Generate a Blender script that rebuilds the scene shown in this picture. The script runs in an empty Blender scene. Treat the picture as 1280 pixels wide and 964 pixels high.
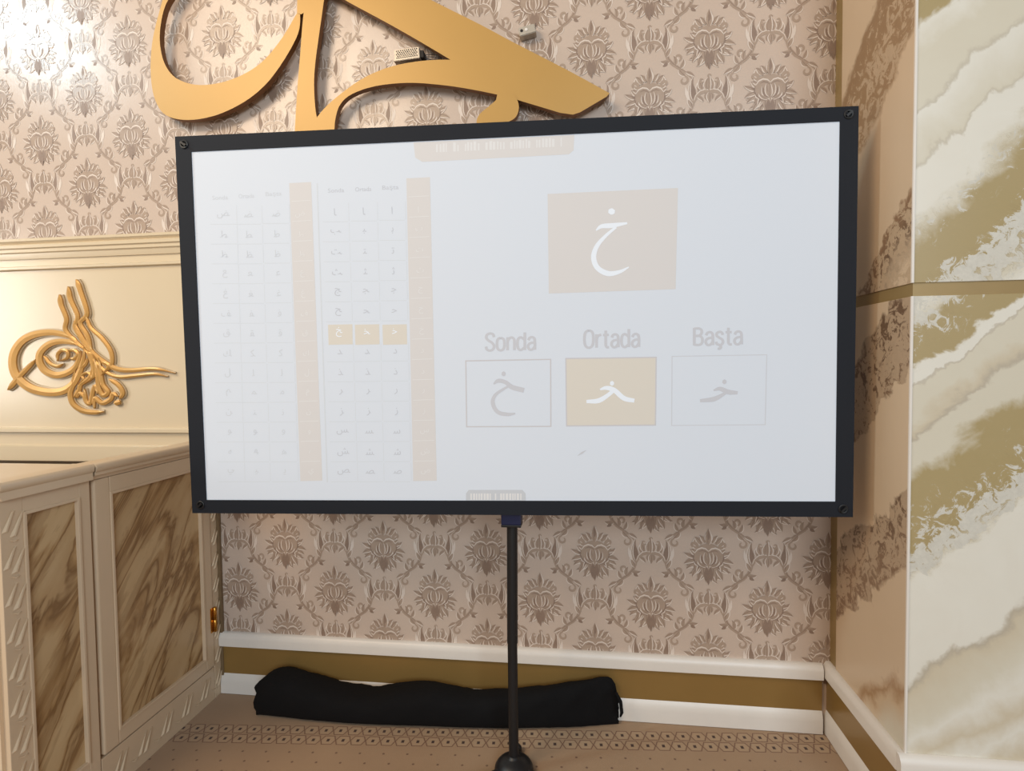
import bpy, bmesh, math, random
import numpy as np
from mathutils import Vector, Matrix

random.seed(7)
SC = bpy.context.scene
COL = SC.collection

# ------------------------------------------------------------------ camera
F_PX, YAW, PITCH, ROLL = 690.0, 0.127725668, 0.0382937919, -0.0121576683
H = 1.3
CAM = np.array([0.0, 0.0, H])
_fw = np.array([-math.sin(YAW)*math.cos(PITCH), math.cos(YAW)*math.cos(PITCH), -math.sin(PITCH)])
_r0 = np.array([math.cos(YAW), math.sin(YAW), 0.0])
_u0 = np.cross(_r0, _fw)
_rt = math.cos(ROLL)*_r0 + math.sin(ROLL)*_u0
_up = -math.sin(ROLL)*_r0 + math.cos(ROLL)*_u0
cam = bpy.data.cameras.new('camera')
cam.sensor_fit = 'HORIZONTAL'; cam.sensor_width = 36.0; cam.lens = 36.0*F_PX/1280.0
cam.clip_start = 0.05
camo = bpy.data.objects.new('camera', cam); COL.objects.link(camo)
camo.matrix_world = Matrix(((_rt[0], _up[0], -_fw[0], 0), (_rt[1], _up[1], -_fw[1], 0), (_rt[2], _up[2], -_fw[2], H), (0, 0, 0, 1)))
SC.camera = camo

# ------------------------------------------------------------------ light
def srgb(r, g=None, b=None):
    if g is None: r, g, b = r
    f = lambda c: (c/255/12.92) if c/255 <= 0.04045 else ((c/255+0.055)/1.055)**2.4
    return (f(r), f(g), f(b), 1.0)

world = bpy.data.worlds.new('room_light'); SC.world = world
world.use_nodes = True
bg = world.node_tree.nodes['Background']
bg.inputs[0].default_value = (1.0, 0.90, 0.80, 1); bg.inputs[1].default_value = 0.20

def area(name, loc, target, sx, sy, power, color):
    l = bpy.data.lights.new(name, 'AREA'); l.shape = 'RECTANGLE'; l.size = sx; l.size_y = sy
    l.energy = power; l.color = color
    o = bpy.data.objects.new(name, l); COL.objects.link(o); o.location = loc
    o.rotation_euler = (Vector(target)-Vector(loc)).to_track_quat('-Z', 'Y').to_euler()
    return o
# daylight from the tall windows of the prayer hall, behind the camera to the right
area('window_light_rear', (1.9, -5.0, 3.0), (0.2, 2.0, 1.3), 3.0, 2.6, 210, (0.76, 0.89, 1.0))
# warm lamps of the hall, high to the left
area('ceiling_lamp_light', (-2.5, -1.1, 3.9), (0.1, 1.8, 1.2), 1.8, 1.3, 78, (1.0, 0.79, 0.57))
# high and low side windows to the left, seen as sheen on the wallpaper and on the satin panel
area('side_window_light_high', (-4.7, -0.2, 4.25), (-2.1, 2.0, 2.65), 0.6, 0.6, 46, (0.66, 0.89, 1.0))
area('side_window_light_low', (-4.7, 0.05, 1.65), (-2.3, 2.0, 1.4), 0.35, 1.2, 26, (1.0, 0.97, 0.92))

vs = SC.view_settings
vs.view_transform = 'Standard'; vs.look = 'None'; vs.gamma = 1.0; vs.use_curve_mapping = False
vs.exposure = 0.30

# ------------------------------------------------------------------ pixel helpers (direction only; distance from the touched plane)
def ray(x, y): return _fw + (x-640)/F_PX*_rt - (y-482)/F_PX*_up
def onX(x, y, X): d = ray(x, y); return CAM + d*(X/d[0])
def onY(x, y, Y): d = ray(x, y); return CAM + d*(Y/d[1])
def onZ(x, y, Z): d = ray(x, y); return CAM + d*((Z-H)/d[2])
def onP(x, y, p, n): d = ray(x, y); return CAM + d*(np.dot(p-CAM, n)/np.dot(d, n))

D = 1.5456*H            # back wall plane
XC = -1.443             # pulpit side face
XR = 0.8424             # pillar return face
YP = 1.549              # pillar front face
ZTOP = 3.3

# ------------------------------------------------------------------ object helpers
class MB:
    """collects geometry in world coordinates; build() links it as one mesh object"""
    def __init__(s): s.v = []; s.f = []; s.m = []
    def add(s, vs, fs, mi=0):
        o = len(s.v); s.v += [tuple(map(float, p)) for p in vs]
        s.f += [tuple(i+o for i in q) for q in fs]; s.m += [mi]*len(fs); return s
    def box(s, x0, x1, y0, y1, z0, z1, bev=0.0, mi=0):
        if bev <= 0:
            vs = [(x, y, z) for z in (z0, z1) for y in (y0, y1) for x in (x0, x1)]
            return s.add(vs, [(0,2,3,1), (4,5,7,6), (0,1,5,4), (2,6,7,3), (0,4,6,2), (1,3,7,5)], mi)
        bm = bmesh.new(); bmesh.ops.create_cube(bm, size=1)
        for v in bm.verts: v.co = ((x0+x1)/2+v.co.x*(x1-x0), (y0+y1)/2+v.co.y*(y1-y0), (z0+z1)/2+v.co.z*(z1-z0))
        bmesh.ops.bevel(bm, geom=bm.edges[:], offset=bev, segments=2, profile=0.6, affect='EDGES')
        return s.bm(bm, mi)
    def bm(s, bm, mi=0):
        bm.verts.index_update()
        s.add([v.co for v in bm.verts], [[v.index for v in f.verts] for f in bm.faces], mi); bm.free(); return s
    def prism(s, pts, off, mi=0):
        """pts: closed outline of 3D points, extruded by vector off"""
        n = len(pts); pts = [np.array(p, float) for p in pts]; off = np.array(off, float)
        vs = pts+[p+off for p in pts]
        fs = [tuple(range(n)), tuple(range(2*n-1, n-1, -1))]+[(i, i+n, (i+1) % n+n, (i+1) % n) for i in range(n)]
        bm = bmesh.new(); bv = [bm.verts.new(v) for v in vs]
        for q in fs: bm.faces.new([bv[i] for i in q])
        bmesh.ops.recalc_face_normals(bm, faces=bm.faces[:])
        big = [f for f in bm.faces if len(f.verts) > 4]
        bmesh.ops.triangulate(bm, faces=big)
        return s.bm(bm, mi)
    def tube(s, pts, rad, n=12, cap=True, mi=0):
        pts = [Vector(p) for p in pts]
        if not hasattr(rad, '__len__'): rad = [rad]*len(pts)
        rings = []; vs = []; fs = []
        t0 = (pts[1]-pts[0]).normalized(); a = t0.orthogonal().normalized()
        for i, p in enumerate(pts):
            t = (pts[min(i+1, len(pts)-1)]-pts[max(i-1, 0)]).normalized()
            a = (a-t*a.dot(t)).normalized(); b = t.cross(a)
            for k in range(n):
                w = 2*math.pi*k/n; vs.append(p+(a*math.cos(w)+b*math.sin(w))*rad[i])
        for i in range(len(pts)-1):
            for k in range(n): fs.append((i*n+k, i*n+(k+1) % n, (i+1)*n+(k+1) % n, (i+1)*n+k))
        if cap: fs += [tuple(range(n-1, -1, -1)), tuple(range((len(pts)-1)*n, len(pts)*n))]
        return s.add(vs, fs, mi)
    def lathe(s, c, prof, n=28, axis=(0,0,1), mi=0):
        """prof: list of (radius, height)"""
        q = Vector((0,0,1)).rotation_difference(Vector(axis)); vs = []; fs = []
        for r, h in prof:
            for k in range(n):
                w = 2*math.pi*k/n; vs.append(Vector(c)+q @ Vector((r*math.cos(w), r*math.sin(w), h)))
        for i in range(len(prof)-1):
            for k in range(n): fs.append((i*n+k, i*n+(k+1) % n, (i+1)*n+(k+1) % n, (i+1)*n+k))
        fs += [tuple(range(n-1, -1, -1)), tuple(range((len(prof)-1)*n, len(prof)*n))]
        return s.add(vs, fs, mi)
    def build(s, name, mats, parent=None, smooth=False, base=None):
        if not isinstance(mats, (list, tuple)): mats = [mats]
        if parent is not None: base = parent['_b'] if '_b' in parent else (0, 0, 0)
        base = np.array(base if base is not None else (0, 0, 0), float)
        me = bpy.data.meshes.new(name)
        me.from_pydata([tuple(np.array(v)-base) for v in s.v], [], s.f)
        for m in mats: me.materials.append(m)
        if len(mats) > 1: me.polygons.foreach_set('material_index', s.m)
        if smooth: me.polygons.foreach_set('use_smooth', [True]*len(me.polygons))
        me.update()
        o = bpy.data.objects.new(name, me); COL.objects.link(o)
        if parent is not None: o.parent = parent
        else: o.location = base
        o['_b'] = tuple(base); ALL.append(o)
        return o
ALL = []
def thing(name, label, cat, base, group=None):
    o = bpy.data.objects.new(name, None); COL.objects.link(o); o.location = base
    o.empty_display_size = 0.05
    o['_b'] = tuple(float(c) for c in base); ALL.append(o)
    return tag(o, label, cat, group)
def tag(o, label, cat=None, group=None):
    o['label'] = label
    if cat: o['category'] = cat
    if group: o['group'] = group
    return o
def struct(o, label=None):
    o['kind'] = 'structure'
    if label: o['label'] = label
    return o
def shade_auto(o, ang=35):
    me = o.data
    bm = bmesh.new(); bm.from_mesh(me)
    for f in bm.faces: f.smooth = True
    for e in bm.edges:
        e.smooth = not (len(e.link_faces) == 2 and e.calc_face_angle(0) > math.radians(ang))
    bm.to_mesh(me); bm.free(); return o

# ------------------------------------------------------------------ materials
class NT:
    def __init__(s, name):
        s.mat = bpy.data.materials.new(name); s.mat.use_nodes = True
        s.t = s.mat.node_tree; s.b = s.t.nodes['Principled BSDF']
    def node(s, typ, **kw):
        n = s.t.nodes.new(typ)
        for k, v in kw.items(): setattr(n, k, v)
        return n
    def link(s, a, b): s.t.links.new(a, b)
    def put(s, sock, v):
        if isinstance(v, bpy.types.NodeSocket): s.link(v, sock)
        else: sock.default_value = v
    def m(s, op, a, b=0.0, c=None, clamp=False):
        n = s.node('ShaderNodeMath', operation=op, use_clamp=clamp)
        s.put(n.inputs[0], a); s.put(n.inputs[1], b)
        if c is not None: s.put(n.inputs[2], c)
        return n.outputs[0]
    def pos(s):
        g = s.node('ShaderNodeNewGeometry'); return g.outputs['Position']
    def sep(s, v):
        n = s.node('ShaderNodeSeparateXYZ'); s.link(v, n.inputs[0]); return n.outputs
    def comb(s, x, y, z):
        n = s.node('ShaderNodeCombineXYZ'); s.put(n.inputs[0], x); s.put(n.inputs[1], y); s.put(n.inputs[2], z); return n.outputs[0]
    def noise(s, vec, scale, detail=4, rough=0.5, dist=0.0):
        n = s.node('ShaderNodeTexNoise'); s.link(vec, n.inputs['Vector'])
        n.inputs['Scale'].default_value = scale; n.inputs['Detail'].default_value = detail
        n.inputs['Roughness'].default_value = rough; n.inputs['Distortion'].default_value = dist
        return n.outputs['Fac']
    def ramp(s, fac, stops, interp='LINEAR'):
        n = s.node('ShaderNodeValToRGB'); n.color_ramp.interpolation = interp; s.put(n.inputs[0], fac)
        e = n.color_ramp.elements
        while len(e) < len(stops): e.new(0.5)
        for k, (p, c) in enumerate(stops):
            e[k].position = p; e[k].color = c if len(c) == 4 else (*c, 1)
        return n.outputs[0]
    def mix(s, fac, a, b, blend='MIX'):
        n = s.node('ShaderNodeMix', data_type='RGBA', blend_type=blend)
        s.put(n.inputs[0], fac); s.put(n.inputs[6], a); s.put(n.inputs[7], b); return n.outputs[2]
    def step(s, v, lo, hi):
        n = s.node('ShaderNodeMapRange', interpolation_type='SMOOTHSTEP'); s.put(n.inputs[0], v)
        n.inputs[1].default_value = lo; n.inputs[2].default_value = hi; n.inputs[3].default_value = 0; n.inputs[4].default_value = 1
        return n.outputs[0]
    def bump(s, h, strength=0.2, dist=0.002):
        n = s.node('ShaderNodeBump'); n.inputs['Strength'].default_value = strength; n.inputs['Distance'].default_value = dist
        s.link(h, n.inputs['Height']); s.link(n.outputs[0], s.b.inputs['Normal'])
    def setp(s, **kw):
        for k, v in kw.items(): s.put(s.b.inputs[{'col': 'Base Color', 'rough': 'Roughness', 'metal': 'Metallic', 'spec': 'Specular IOR Level', 'em': 'Emission Color', 'ems': 'Emission Strength', 'coat': 'Coat Weight', 'sheen': 'Sheen Weight'}[k]], v)
        return s

def mat_plain(name, col, rough=0.5, metal=0.0, var=0.05, scale=12.0, bump=0.0, spec=0.5, bscale=None):
    n = NT(name); p = n.pos(); c = srgb(col)
    f = n.noise(p, scale, 5, 0.6)
    d = tuple(max(0, x*(1-var*2)) for x in c[:3])+(1,); l = tuple(min(1, x*(1+var)) for x in c[:3])+(1,)
    n.setp(col=n.mix(f, d, l), rough=rough, metal=metal, spec=spec)
    if bump > 0: n.bump(n.noise(p, bscale or scale*8, 3, 0.6), bump, 0.001)
    return n.mat

M = {}
M['white_trim'] = mat_plain('painted_white_trim', (226, 218, 208), 0.38, var=0.03, bump=0.05)
M['gold_band'] = mat_plain('bronze_gold_band', (154, 122, 70), 0.30, 0.30, var=0.06, scale=5)
M['strip'] = mat_plain('bronze_strip', (160, 134, 88), 0.38, 0.25, var=0.05)
M['cream'] = mat_plain('cream_satin_lacquer', (214, 194, 162), 0.27, var=0.02, scale=4)
M['desk'] = mat_plain('pulpit_cream_lacquer', (212, 188, 158), 0.34, var=0.03, scale=6)
M['desk_lt'] = mat_plain('pulpit_bead_lacquer', (220, 198, 168), 0.34, var=0.02, scale=6)
M['letter'] = mat_plain('gold_letter_face', (188, 146, 77), 0.42, 0.15, var=0.04, scale=3)
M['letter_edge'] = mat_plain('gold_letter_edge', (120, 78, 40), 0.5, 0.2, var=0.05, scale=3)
M['emblem'] = mat_plain('brushed_gold_emblem', (208, 158, 88), 0.36, 0.30, var=0.08, scale=20)
M['emblem_edge'] = mat_plain('emblem_backing', (188, 166, 134), 0.45, 0.2, var=0.04)
M['brass'] = mat_plain('polished_brass', (196, 140, 60), 0.25, 0.9, var=0.04)
M['black_fabric'] = mat_plain('black_bag_fabric', (17, 16, 17), 0.9, var=0.12, scale=30, bump=0.25, bscale=350, spec=0.2)
M['border'] = mat_plain('black_screen_border', (28, 31, 38), 0.70, var=0.08, scale=3, spec=0.25)
M['black_metal'] = mat_plain('black_powder_coat', (18, 18, 20), 0.5, var=0.05)
M['black_plastic'] = mat_plain('black_plastic', (20, 20, 22), 0.42, var=0.04)
M['blue_plastic'] = mat_plain('dark_blue_plastic', (20, 28, 64), 0.4, var=0.04)
M['steel'] = mat_plain('galvanised_steel', (190, 180, 165), 0.4, 0.5, var=0.08, scale=60)
M['hole'] = mat_plain('dark_hole', (42, 34, 28), 0.8, var=0.02)
M['wire'] = mat_plain('grey_wire', (96, 84, 78), 0.6, var=0.05)
M['recess_shade'] = mat_plain('wood_recess_shaded', (120, 98, 70), 0.6, var=0.05)  # lower board's colour darkened for the shade in the gap behind the desk

# wallpaper ground and print
n = NT('wallpaper_ground'); p = n.pos()
a = n.noise(p, 2.2, 4, 0.6); b = n.noise(p, 260, 2, 0.5)
c = n.mix(a, srgb(198, 177, 160), srgb(210, 191, 175)); c = n.mix(n.m('MULTIPLY', b, 0.25), c, srgb(176, 154, 138))
n.setp(col=c, rough=0.25, spec=0.5); n.bump(b, 0.08, 0.0004); M['paper'] = n.mat
n = NT('wallpaper_damask_ink'); p = n.pos()
c = n.mix(n.noise(p, 55, 3, 0.6), srgb(164, 142, 124), srgb(180, 158, 140))
n.setp(col=c, rough=0.27, spec=0.5); M['ink'] = n.mat
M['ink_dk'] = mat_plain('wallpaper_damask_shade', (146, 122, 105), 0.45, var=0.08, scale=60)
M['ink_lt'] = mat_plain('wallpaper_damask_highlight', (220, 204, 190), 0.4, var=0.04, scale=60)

# carpet
n = NT('beige_patterned_carpet'); p = n.sep(n.pos())
ang = math.radians(4.84); ca, sa = math.cos(ang), math.sin(ang)
u = n.m('ADD', n.m('MULTIPLY', p[0], ca), n.m('MULTIPLY', p[1], sa))
v = n.m('ADD', n.m('MULTIPLY', p[0], -sa), n.m('MULTIPLY', p[1], ca))
v1 = -0.389*sa+1.934*ca; u1 = 0.389*ca+1.934*sa
PIT, ROW = 0.0525, 0.0505
def hexrow(vc, uoff):
    uu = n.m('SUBTRACT', n.m('FRACT', n.m('DIVIDE', n.m('SUBTRACT', u, uoff), PIT)), 0.5)     # -.5..+.5
    au = n.m('ABSOLUTE', n.m('MULTIPLY', uu, PIT)); av = n.m('ABSOLUTE', n.m('SUBTRACT', v, vc))
    d = n.m('MAXIMUM', n.m('DIVIDE', av, 0.0225), n.m('ADD', n.m('DIVIDE', au, 0.0270), n.m('MULTIPLY', n.m('DIVIDE', av, 0.0225), 0.36)))
    line = n.m('MULTIPLY', n.step(d, 0.86, 0.92), n.m('SUBTRACT', 1.0, n.step(d, 0.99, 1.05)))
    inner = n.m('SUBTRACT', 1.0, n.step(d, 0.74, 0.84))
    dd = n.m('MAXIMUM', n.m('DIVIDE', av, 0.0075), n.m('DIVIDE', au, 0.0055))
    dot = n.m('SUBTRACT', 1.0, n.step(dd, 0.7, 1.1))
    return line, inner, dot
L1, I1, T1 = hexrow(v1, u1-PIT/2); L2, I2, T2 = hexrow(v1-ROW, u1)
du, dv = 0.0805, 0.0455
rv = n.m('DIVIDE', n.m('SUBTRACT', v, v1-ROW-0.062), dv); row = n.m('FLOOR', n.m('ADD', rv, 0.5))
fv = n.m('MULTIPLY', n.m('SUBTRACT', rv, row), dv)
fu = n.m('MULTIPLY', n.m('SUBTRACT', n.m('FRACT', n.m('ADD', n.m('DIVIDE', u, du), n.m('MULTIPLY', row, 0.37))), 0.5), du)
dots = n.m('SUBTRACT', 1.0, n.step(n.m('SQRT', n.m('ADD', n.m('MULTIPLY', fu, fu), n.m('MULTIPLY', fv, fv))), 0.0028, 0.0055))
fieldm = n.m('SUBTRACT', 1.0, n.step(v, v1-ROW-0.045, v1-ROW-0.040))
dots = n.m('MULTIPLY', dots, fieldm)
P3 = n.pos(); big = n.noise(P3, 5, 4, 0.6); fin = n.noise(P3, 420, 3, 0.7)
c = n.mix(big, srgb(166, 136, 106), srgb(184, 154, 122)); c = n.mix(n.m('MULTIPLY', fin, 0.5), c, srgb(144, 114, 86))
c = n.mix(n.m('MULTIPLY', n.m('MAXIMUM', I1, I2), 0.22), c, srgb(208, 180, 146))
c = n.mix(n.m('MULTIPLY', n.m('MAXIMUM', L1, L2), 0.8), c, srgb(104, 66, 48))
c = n.mix(n.m('MULTIPLY', n.m('MAXIMUM', T1, T2), 0.95), c, srgb(58, 32, 24))
c = n.mix(n.m('MULTIPLY', dots, 0.7), c, srgb(92, 60, 46))
n.setp(col=c, rough=0.95, spec=0.1, sheen=0.2); n.bump(fin, 0.6, 0.003); M['carpet'] = n.mat

# printed marble of the pillar panels: bands across a tilted direction, broken by noise
CRM, WHT, GLD, GRV, BEI, GLD_SHADED = (214, 207, 188), (228, 224, 212), (168, 149, 104), (184, 174, 156), (206, 194, 170), (98, 70, 50)
CRM_SHADED = (212, 187, 157)  # side face of the same marble: its warm shade painted into the colours
def marble(name, axis, k, stops, amp=0.10, amp2=0.035, flake_col=WHT, rough=0.3, nscale=2.6, fscale=26):
    n = NT(name); P = n.pos(); p = n.sep(P)
    h = p[0] if axis == 'x' else n.m('MULTIPLY', p[1], -1.0)
    n1 = n.noise(P, nscale, 5, 0.55, 0.6); n2 = n.noise(P, 17, 7, 0.66, 0.4)
    t = n.m('SUBTRACT', p[2], n.m('MULTIPLY', h, k))
    t = n.m('ADD', t, n.m('MULTIPLY', n.m('SUBTRACT', n1, 0.5), amp)); t = n.m('ADD', t, n.m('MULTIPLY', n.m('SUBTRACT', n2, 0.5), amp2))
    n3 = n.noise(P, 6.5, 4, 0.6, 0.8); t = n.m('ADD', t, n.m('MULTIPLY', n.m('SUBTRACT', n3, 0.5), amp*0.7))
    T = []
    for (px, py), c, fl in stops:
        q = onY(px, py, YP) if axis == 'x' else onX(px, py, XR)
        T.append((q[2]-k*(q[0] if axis == 'x' else -q[1]), c, fl))
    T.sort(key=lambda z: z[0]); lo, hi = T[0][0]-0.02, T[-1][0]+0.02
    fac = n.m('DIVIDE', n.m('SUBTRACT', t, lo), hi-lo, clamp=True)
    col = n.ramp(fac, [((tt-lo)/(hi-lo), srgb(c)) for tt, c, fl in T])
    flk = n.ramp(fac, [((tt-lo)/(hi-lo), (fl, fl, fl, 1)) for tt, c, fl in T])
    f1 = n.noise(P, fscale, 8, 0.72, 1.2); f2 = n.noise(P, fscale*2.3, 6, 0.7, 0.8)
    msk = n.step(n.m('ADD', f1, n.m('MULTIPLY', flk, 0.22)), 0.62, 0.66)
    msk = n.m('MULTIPLY', msk, n.step(flk, 0.05, 0.3))
    col = n.mix(msk, col, n.mix(f2, srgb(tuple(int(x*0.82) for x in flake_col)), srgb(flake_col)))
    edge = n.m('MULTIPLY', n.m('SUBTRACT', 1.0, n.step(n.m('ABSOLUTE', n.m('SUBTRACT', f1, 0.42)), 0.0, 0.015)), n.m('MULTIPLY', flk, 0.5))
    col = n.mix(edge, col, srgb(110, 90, 64))
    soft = n.noise(P, 6, 5, 0.6, 1.0)
    col = n.mix(n.m('MULTIPLY', soft, 0.22), col, srgb(188, 168, 138))
    n.setp(col=col, rough=rough, spec=0.45)
    return n.mat
M['marble_front_low'] = marble('marble_print_front_lower', 'x', 0.80, [
    ((1140, 378), WHT, .8), ((1140, 402), CRM, .6), ((1140, 416), GLD, .5), ((1140, 462), GLD, .0), ((1140, 467), WHT, 0), ((1140, 485), WHT, 0),
    ((1140, 488), GRV, 0), ((1140, 492), CRM, 0), ((1140, 524), CRM, 0), ((1140, 540), BEI, 0), ((1140, 548), GRV, 0), ((1140, 553), CRM, 0), ((1140, 585), CRM, 0), ((1140, 604), GLD, 0),
    ((1140, 662), GLD, .3), ((1140, 690), GLD, .95), ((1140, 716), CRM, .9), ((1140, 726), WHT, .1), ((1140, 790), WHT, 0), ((1140, 842), WHT, 0), ((1140, 852), GRV, 0), ((1140, 862), BEI, 0),
    ((1140, 905), CRM, 0), ((1140, 930), WHT, 0), ((1200, 925), BEI, 0), ((1235, 930), WHT, 0), ((1270, 935), BEI, 0)], amp=0.20, amp2=0.06)
M['marble_front_up'] = marble('marble_print_front_upper', 'x', 1.0, [
    ((1150, 2), GLD, .2), ((1150, 14), GLD, 0), ((1150, 26), WHT, 0), ((1150, 60), CRM, 0), ((1150, 118), CRM, 0), ((1150, 128), (198, 190, 172), 0), ((1150, 134), WHT, 0), ((1150, 200), CRM, 0), ((1150, 206), (198, 190, 172), 0), ((1150, 212), WHT, 0),
    ((1150, 262), WHT, 0), ((1150, 280), CRM, .6), ((1150, 306), GLD, .2), ((1260, 245), GLD, 0), ((1250, 285), GLD, .9), ((1265, 318), CRM, .9), ((1275, 335), WHT, 0)], amp=0.22, amp2=0.07)
M['marble_side_up_shaded'] = marble('marble_print_side_upper_shaded', 'y', 0.9, [
    ((1056, 4), CRM_SHADED, 0), ((1076, 58), CRM_SHADED, 0), ((1080, 64), (140, 106, 70), .1), ((1100, 60), (150, 116, 78), .7), ((1120, 72), (150, 116, 80), .6), ((1124, 78), CRM_SHADED, 0), ((1110, 140), CRM_SHADED, 0), ((1112, 288), CRM_SHADED, 0), ((1112, 296), (138, 104, 76), .5), ((1115, 330), GLD_SHADED, .9), ((1120, 365), CRM_SHADED, .6)],
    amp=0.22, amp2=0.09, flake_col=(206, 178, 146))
M['marble_side_low_shaded'] = marble('marble_print_side_lower_shaded', 'y', 0.8, [
    ((1076, 400), CRM_SHADED, 0), ((1090, 424), CRM_SHADED, 0), ((1094, 428), GLD_SHADED, .6), ((1110, 450), GLD_SHADED, .9), ((1118, 480), (122, 92, 68), .8), ((1119, 487), CRM_SHADED, 0), ((1110, 560), CRM_SHADED, 0), ((1102, 640), CRM_SHADED, .1), ((1101, 648), GLD_SHADED, .8), ((1100, 690), (128, 96, 70), .9), ((1100, 728), (130, 98, 72), .6), ((1100, 735), CRM_SHADED, 0),
    ((1090, 820), CRM_SHADED, 0), ((1092, 856), CRM_SHADED, 0), ((1095, 872), (172, 134, 98), .1), ((1100, 888), CRM_SHADED, 0), ((1120, 930), CRM, 0)], amp=0.24, amp2=0.08, flake_col=(196, 168, 138))

# streaked marble boards of the pulpit
def streak(name, k):
    n = NT(name); P = n.pos(); p = n.sep(P)
    L = math.hypot(1, k)
    ac = n.m('DIVIDE', n.m('SUBTRACT', p[2], n.m('MULTIPLY', p[1], k)), L)
    al = n.m('DIVIDE', n.m('ADD', n.m('MULTIPLY', p[2], k), p[1]), L)
    vec = n.comb(n.m('MULTIPLY', ac, 1.0), n.m('MULTIPLY', al, 0.17), 3.7)
    a = n.noise(vec, 7.5, 5, 0.55, 0.7); b = n.noise(vec, 22, 5, 0.6, 0.4); w = n.noise(P, 9, 4, 0.5)
    c = n.ramp(a, [(0.30, srgb(206, 178, 136)), (0.47, srgb(198, 168, 126)), (0.515, srgb(168, 132, 88)), (0.545, srgb(122, 86, 48)), (0.575, srgb(184, 152, 110)), (0.75, srgb(202, 174, 134))])
    c = n.mix(n.m('MULTIPLY', n.step(b, 0.54, 0.60), 0.35), c, srgb(132, 96, 56))
    c = n.mix(n.m('MULTIPLY', w, 0.25), c, srgb(180, 156, 118))
    n.setp(col=c, rough=0.35); return n.mat
M['streak'] = streak('streaked_marble_board', 1.35)

# projection fabric; its faint glow stands in for the projector's light
def proj(name, col, ems):
    n = NT(name); c = srgb(col)
    n.setp(col=c, rough=0.9, spec=0.1, em=(c[0]*0.80, c[1]*0.92, c[2]*1.0, 1), ems=ems); return n.mat
EMS = 0.10
for k_, nm, cc in (('screen', 'projection_fabric', (209, 214, 222)), ('pj_orange', 'projected_orange', (208, 204, 202)), ('pj_orange2', 'projected_orange_strong', (210, 203, 192)), ('pj_text', 'projected_grey_text', (194, 194, 199)),
        ('pj_text2', 'projected_table_text', (192, 194, 200)), ('pj_brown', 'projected_brown_line', (196, 193, 195)), ('pj_line', 'projected_hairline', (200, 201, 206)), ('pj_faint', 'projected_faint_text', (200, 203, 208)), ('pj_grid', 'projected_grid_line', (204, 208, 213)),
        ('pj_white', 'projected_white', (226, 231, 238)), ('pj_white2', 'projected_soft_white', (216, 214, 213)), ('pj_pill', 'projected_pill_grey', (193, 195, 199))):
    M[k_] = proj(nm, cc, EMS)

# ================================================================== ROOM SHELL
o = MB().box(-3.2, 2.4, -1.5, D+0.14, -0.06, 0.0).build('floor', M['carpet'])
struct(o, 'beige carpet with two border rows of dark hexagons along the wall')
wall = MB().box(-3.2, XR+0.06, D, D+0.12, 0.0, ZTOP).build('wall_back', M['paper'], base=(0, D, 0))
struct(wall, 'back wall papered in taupe damask wallpaper')

# ---- damask print: leaves in low relief, repeated on the half-drop lattice
class Flat:
    """flat strips drawn one over the other, each a hair prouder than the one before"""
    def __init__(s): s.v = []; s.f = []; s.m = []; s.k = 0
    def y(s): s.k += 1; return -7e-6*s.k
    def strip(s, cen, wid, mi):
        o = len(s.v); n = len(cen); y = s.y()
        for i in range(n):
            a = cen[max(i-1, 0)]; b = cen[min(i+1, n-1)]
            tx, tz = b[0]-a[0], b[1]-a[1]; L = math.hypot(tx, tz) or 1
            nx, nz = -tz/L, tx/L
            s.v += [(cen[i][0]+nx*wid[i], y, cen[i][1]+nz*wid[i]), (cen[i][0]-nx*wid[i], y, cen[i][1]-nz*wid[i])]
        for i in range(n-1):
            s.f.append((o+2*i, o+2*i+1, o+2*i+3, o+2*i+2)); s.m.append(mi)
    def leaf(s, x, z, ang, ln, w, curl=0.0, mi=0, hi=1):
        cen = []; wid = []; a = ang; px, pz = x, z; N = 6
        prof = (0.30, 0.80, 1.0, 0.95, 0.72, 0.40, 0.0)
        for i in range(N+1):
            cen.append((px, pz)); wid.append(w*prof[i]); a += curl/N; px += math.cos(a)*ln/N; pz += math.sin(a)*ln/N
        s.strip(cen, wid, mi)
        sg = 1 if math.cos(ang) < 0 else -1
        def side(k):
            c2 = []
            for i in range(N+1):
                A = cen[max(i-1, 0)]; B = cen[min(i+1, N)]; tx, tz = B[0]-A[0], B[1]-A[1]; L = math.hypot(tx, tz) or 1
                c2.append((cen[i][0]-tz/L*wid[i]*sg*k, cen[i][1]+tx/L*wid[i]*sg*k))
            return c2
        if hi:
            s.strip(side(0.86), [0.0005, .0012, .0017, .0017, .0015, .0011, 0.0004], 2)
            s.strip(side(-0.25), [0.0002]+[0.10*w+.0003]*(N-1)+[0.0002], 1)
    def curl(s, x, z, r, a0, a1, w, mi=0):
        N = 10; cen = []; wid = []
        for i in range(N+1):
            t = i/N; a = a0+(a1-a0)*t; rr = r*(1-0.5*t)
            cen.append((x+rr*math.cos(a), z+rr*math.sin(a))); wid.append(w*(0.35+0.65*math.sin(math.pi*min(1, t*0.9+0.1))))
        s.strip(cen, wid, mi)
    def blob(s, x, z, fn, mi, n=20):
        o = len(s.v); y = s.y(); s.v.append((x, y, z))
        for i in range(n):
            a = 2*math.pi*i/n; rx, rz = fn(a); s.v.append((x+rx, y, z+rz))
        for i in range(n): s.f.append((o, o+1+i, o+1+(i+1) % n)); s.m.append(mi)
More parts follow.
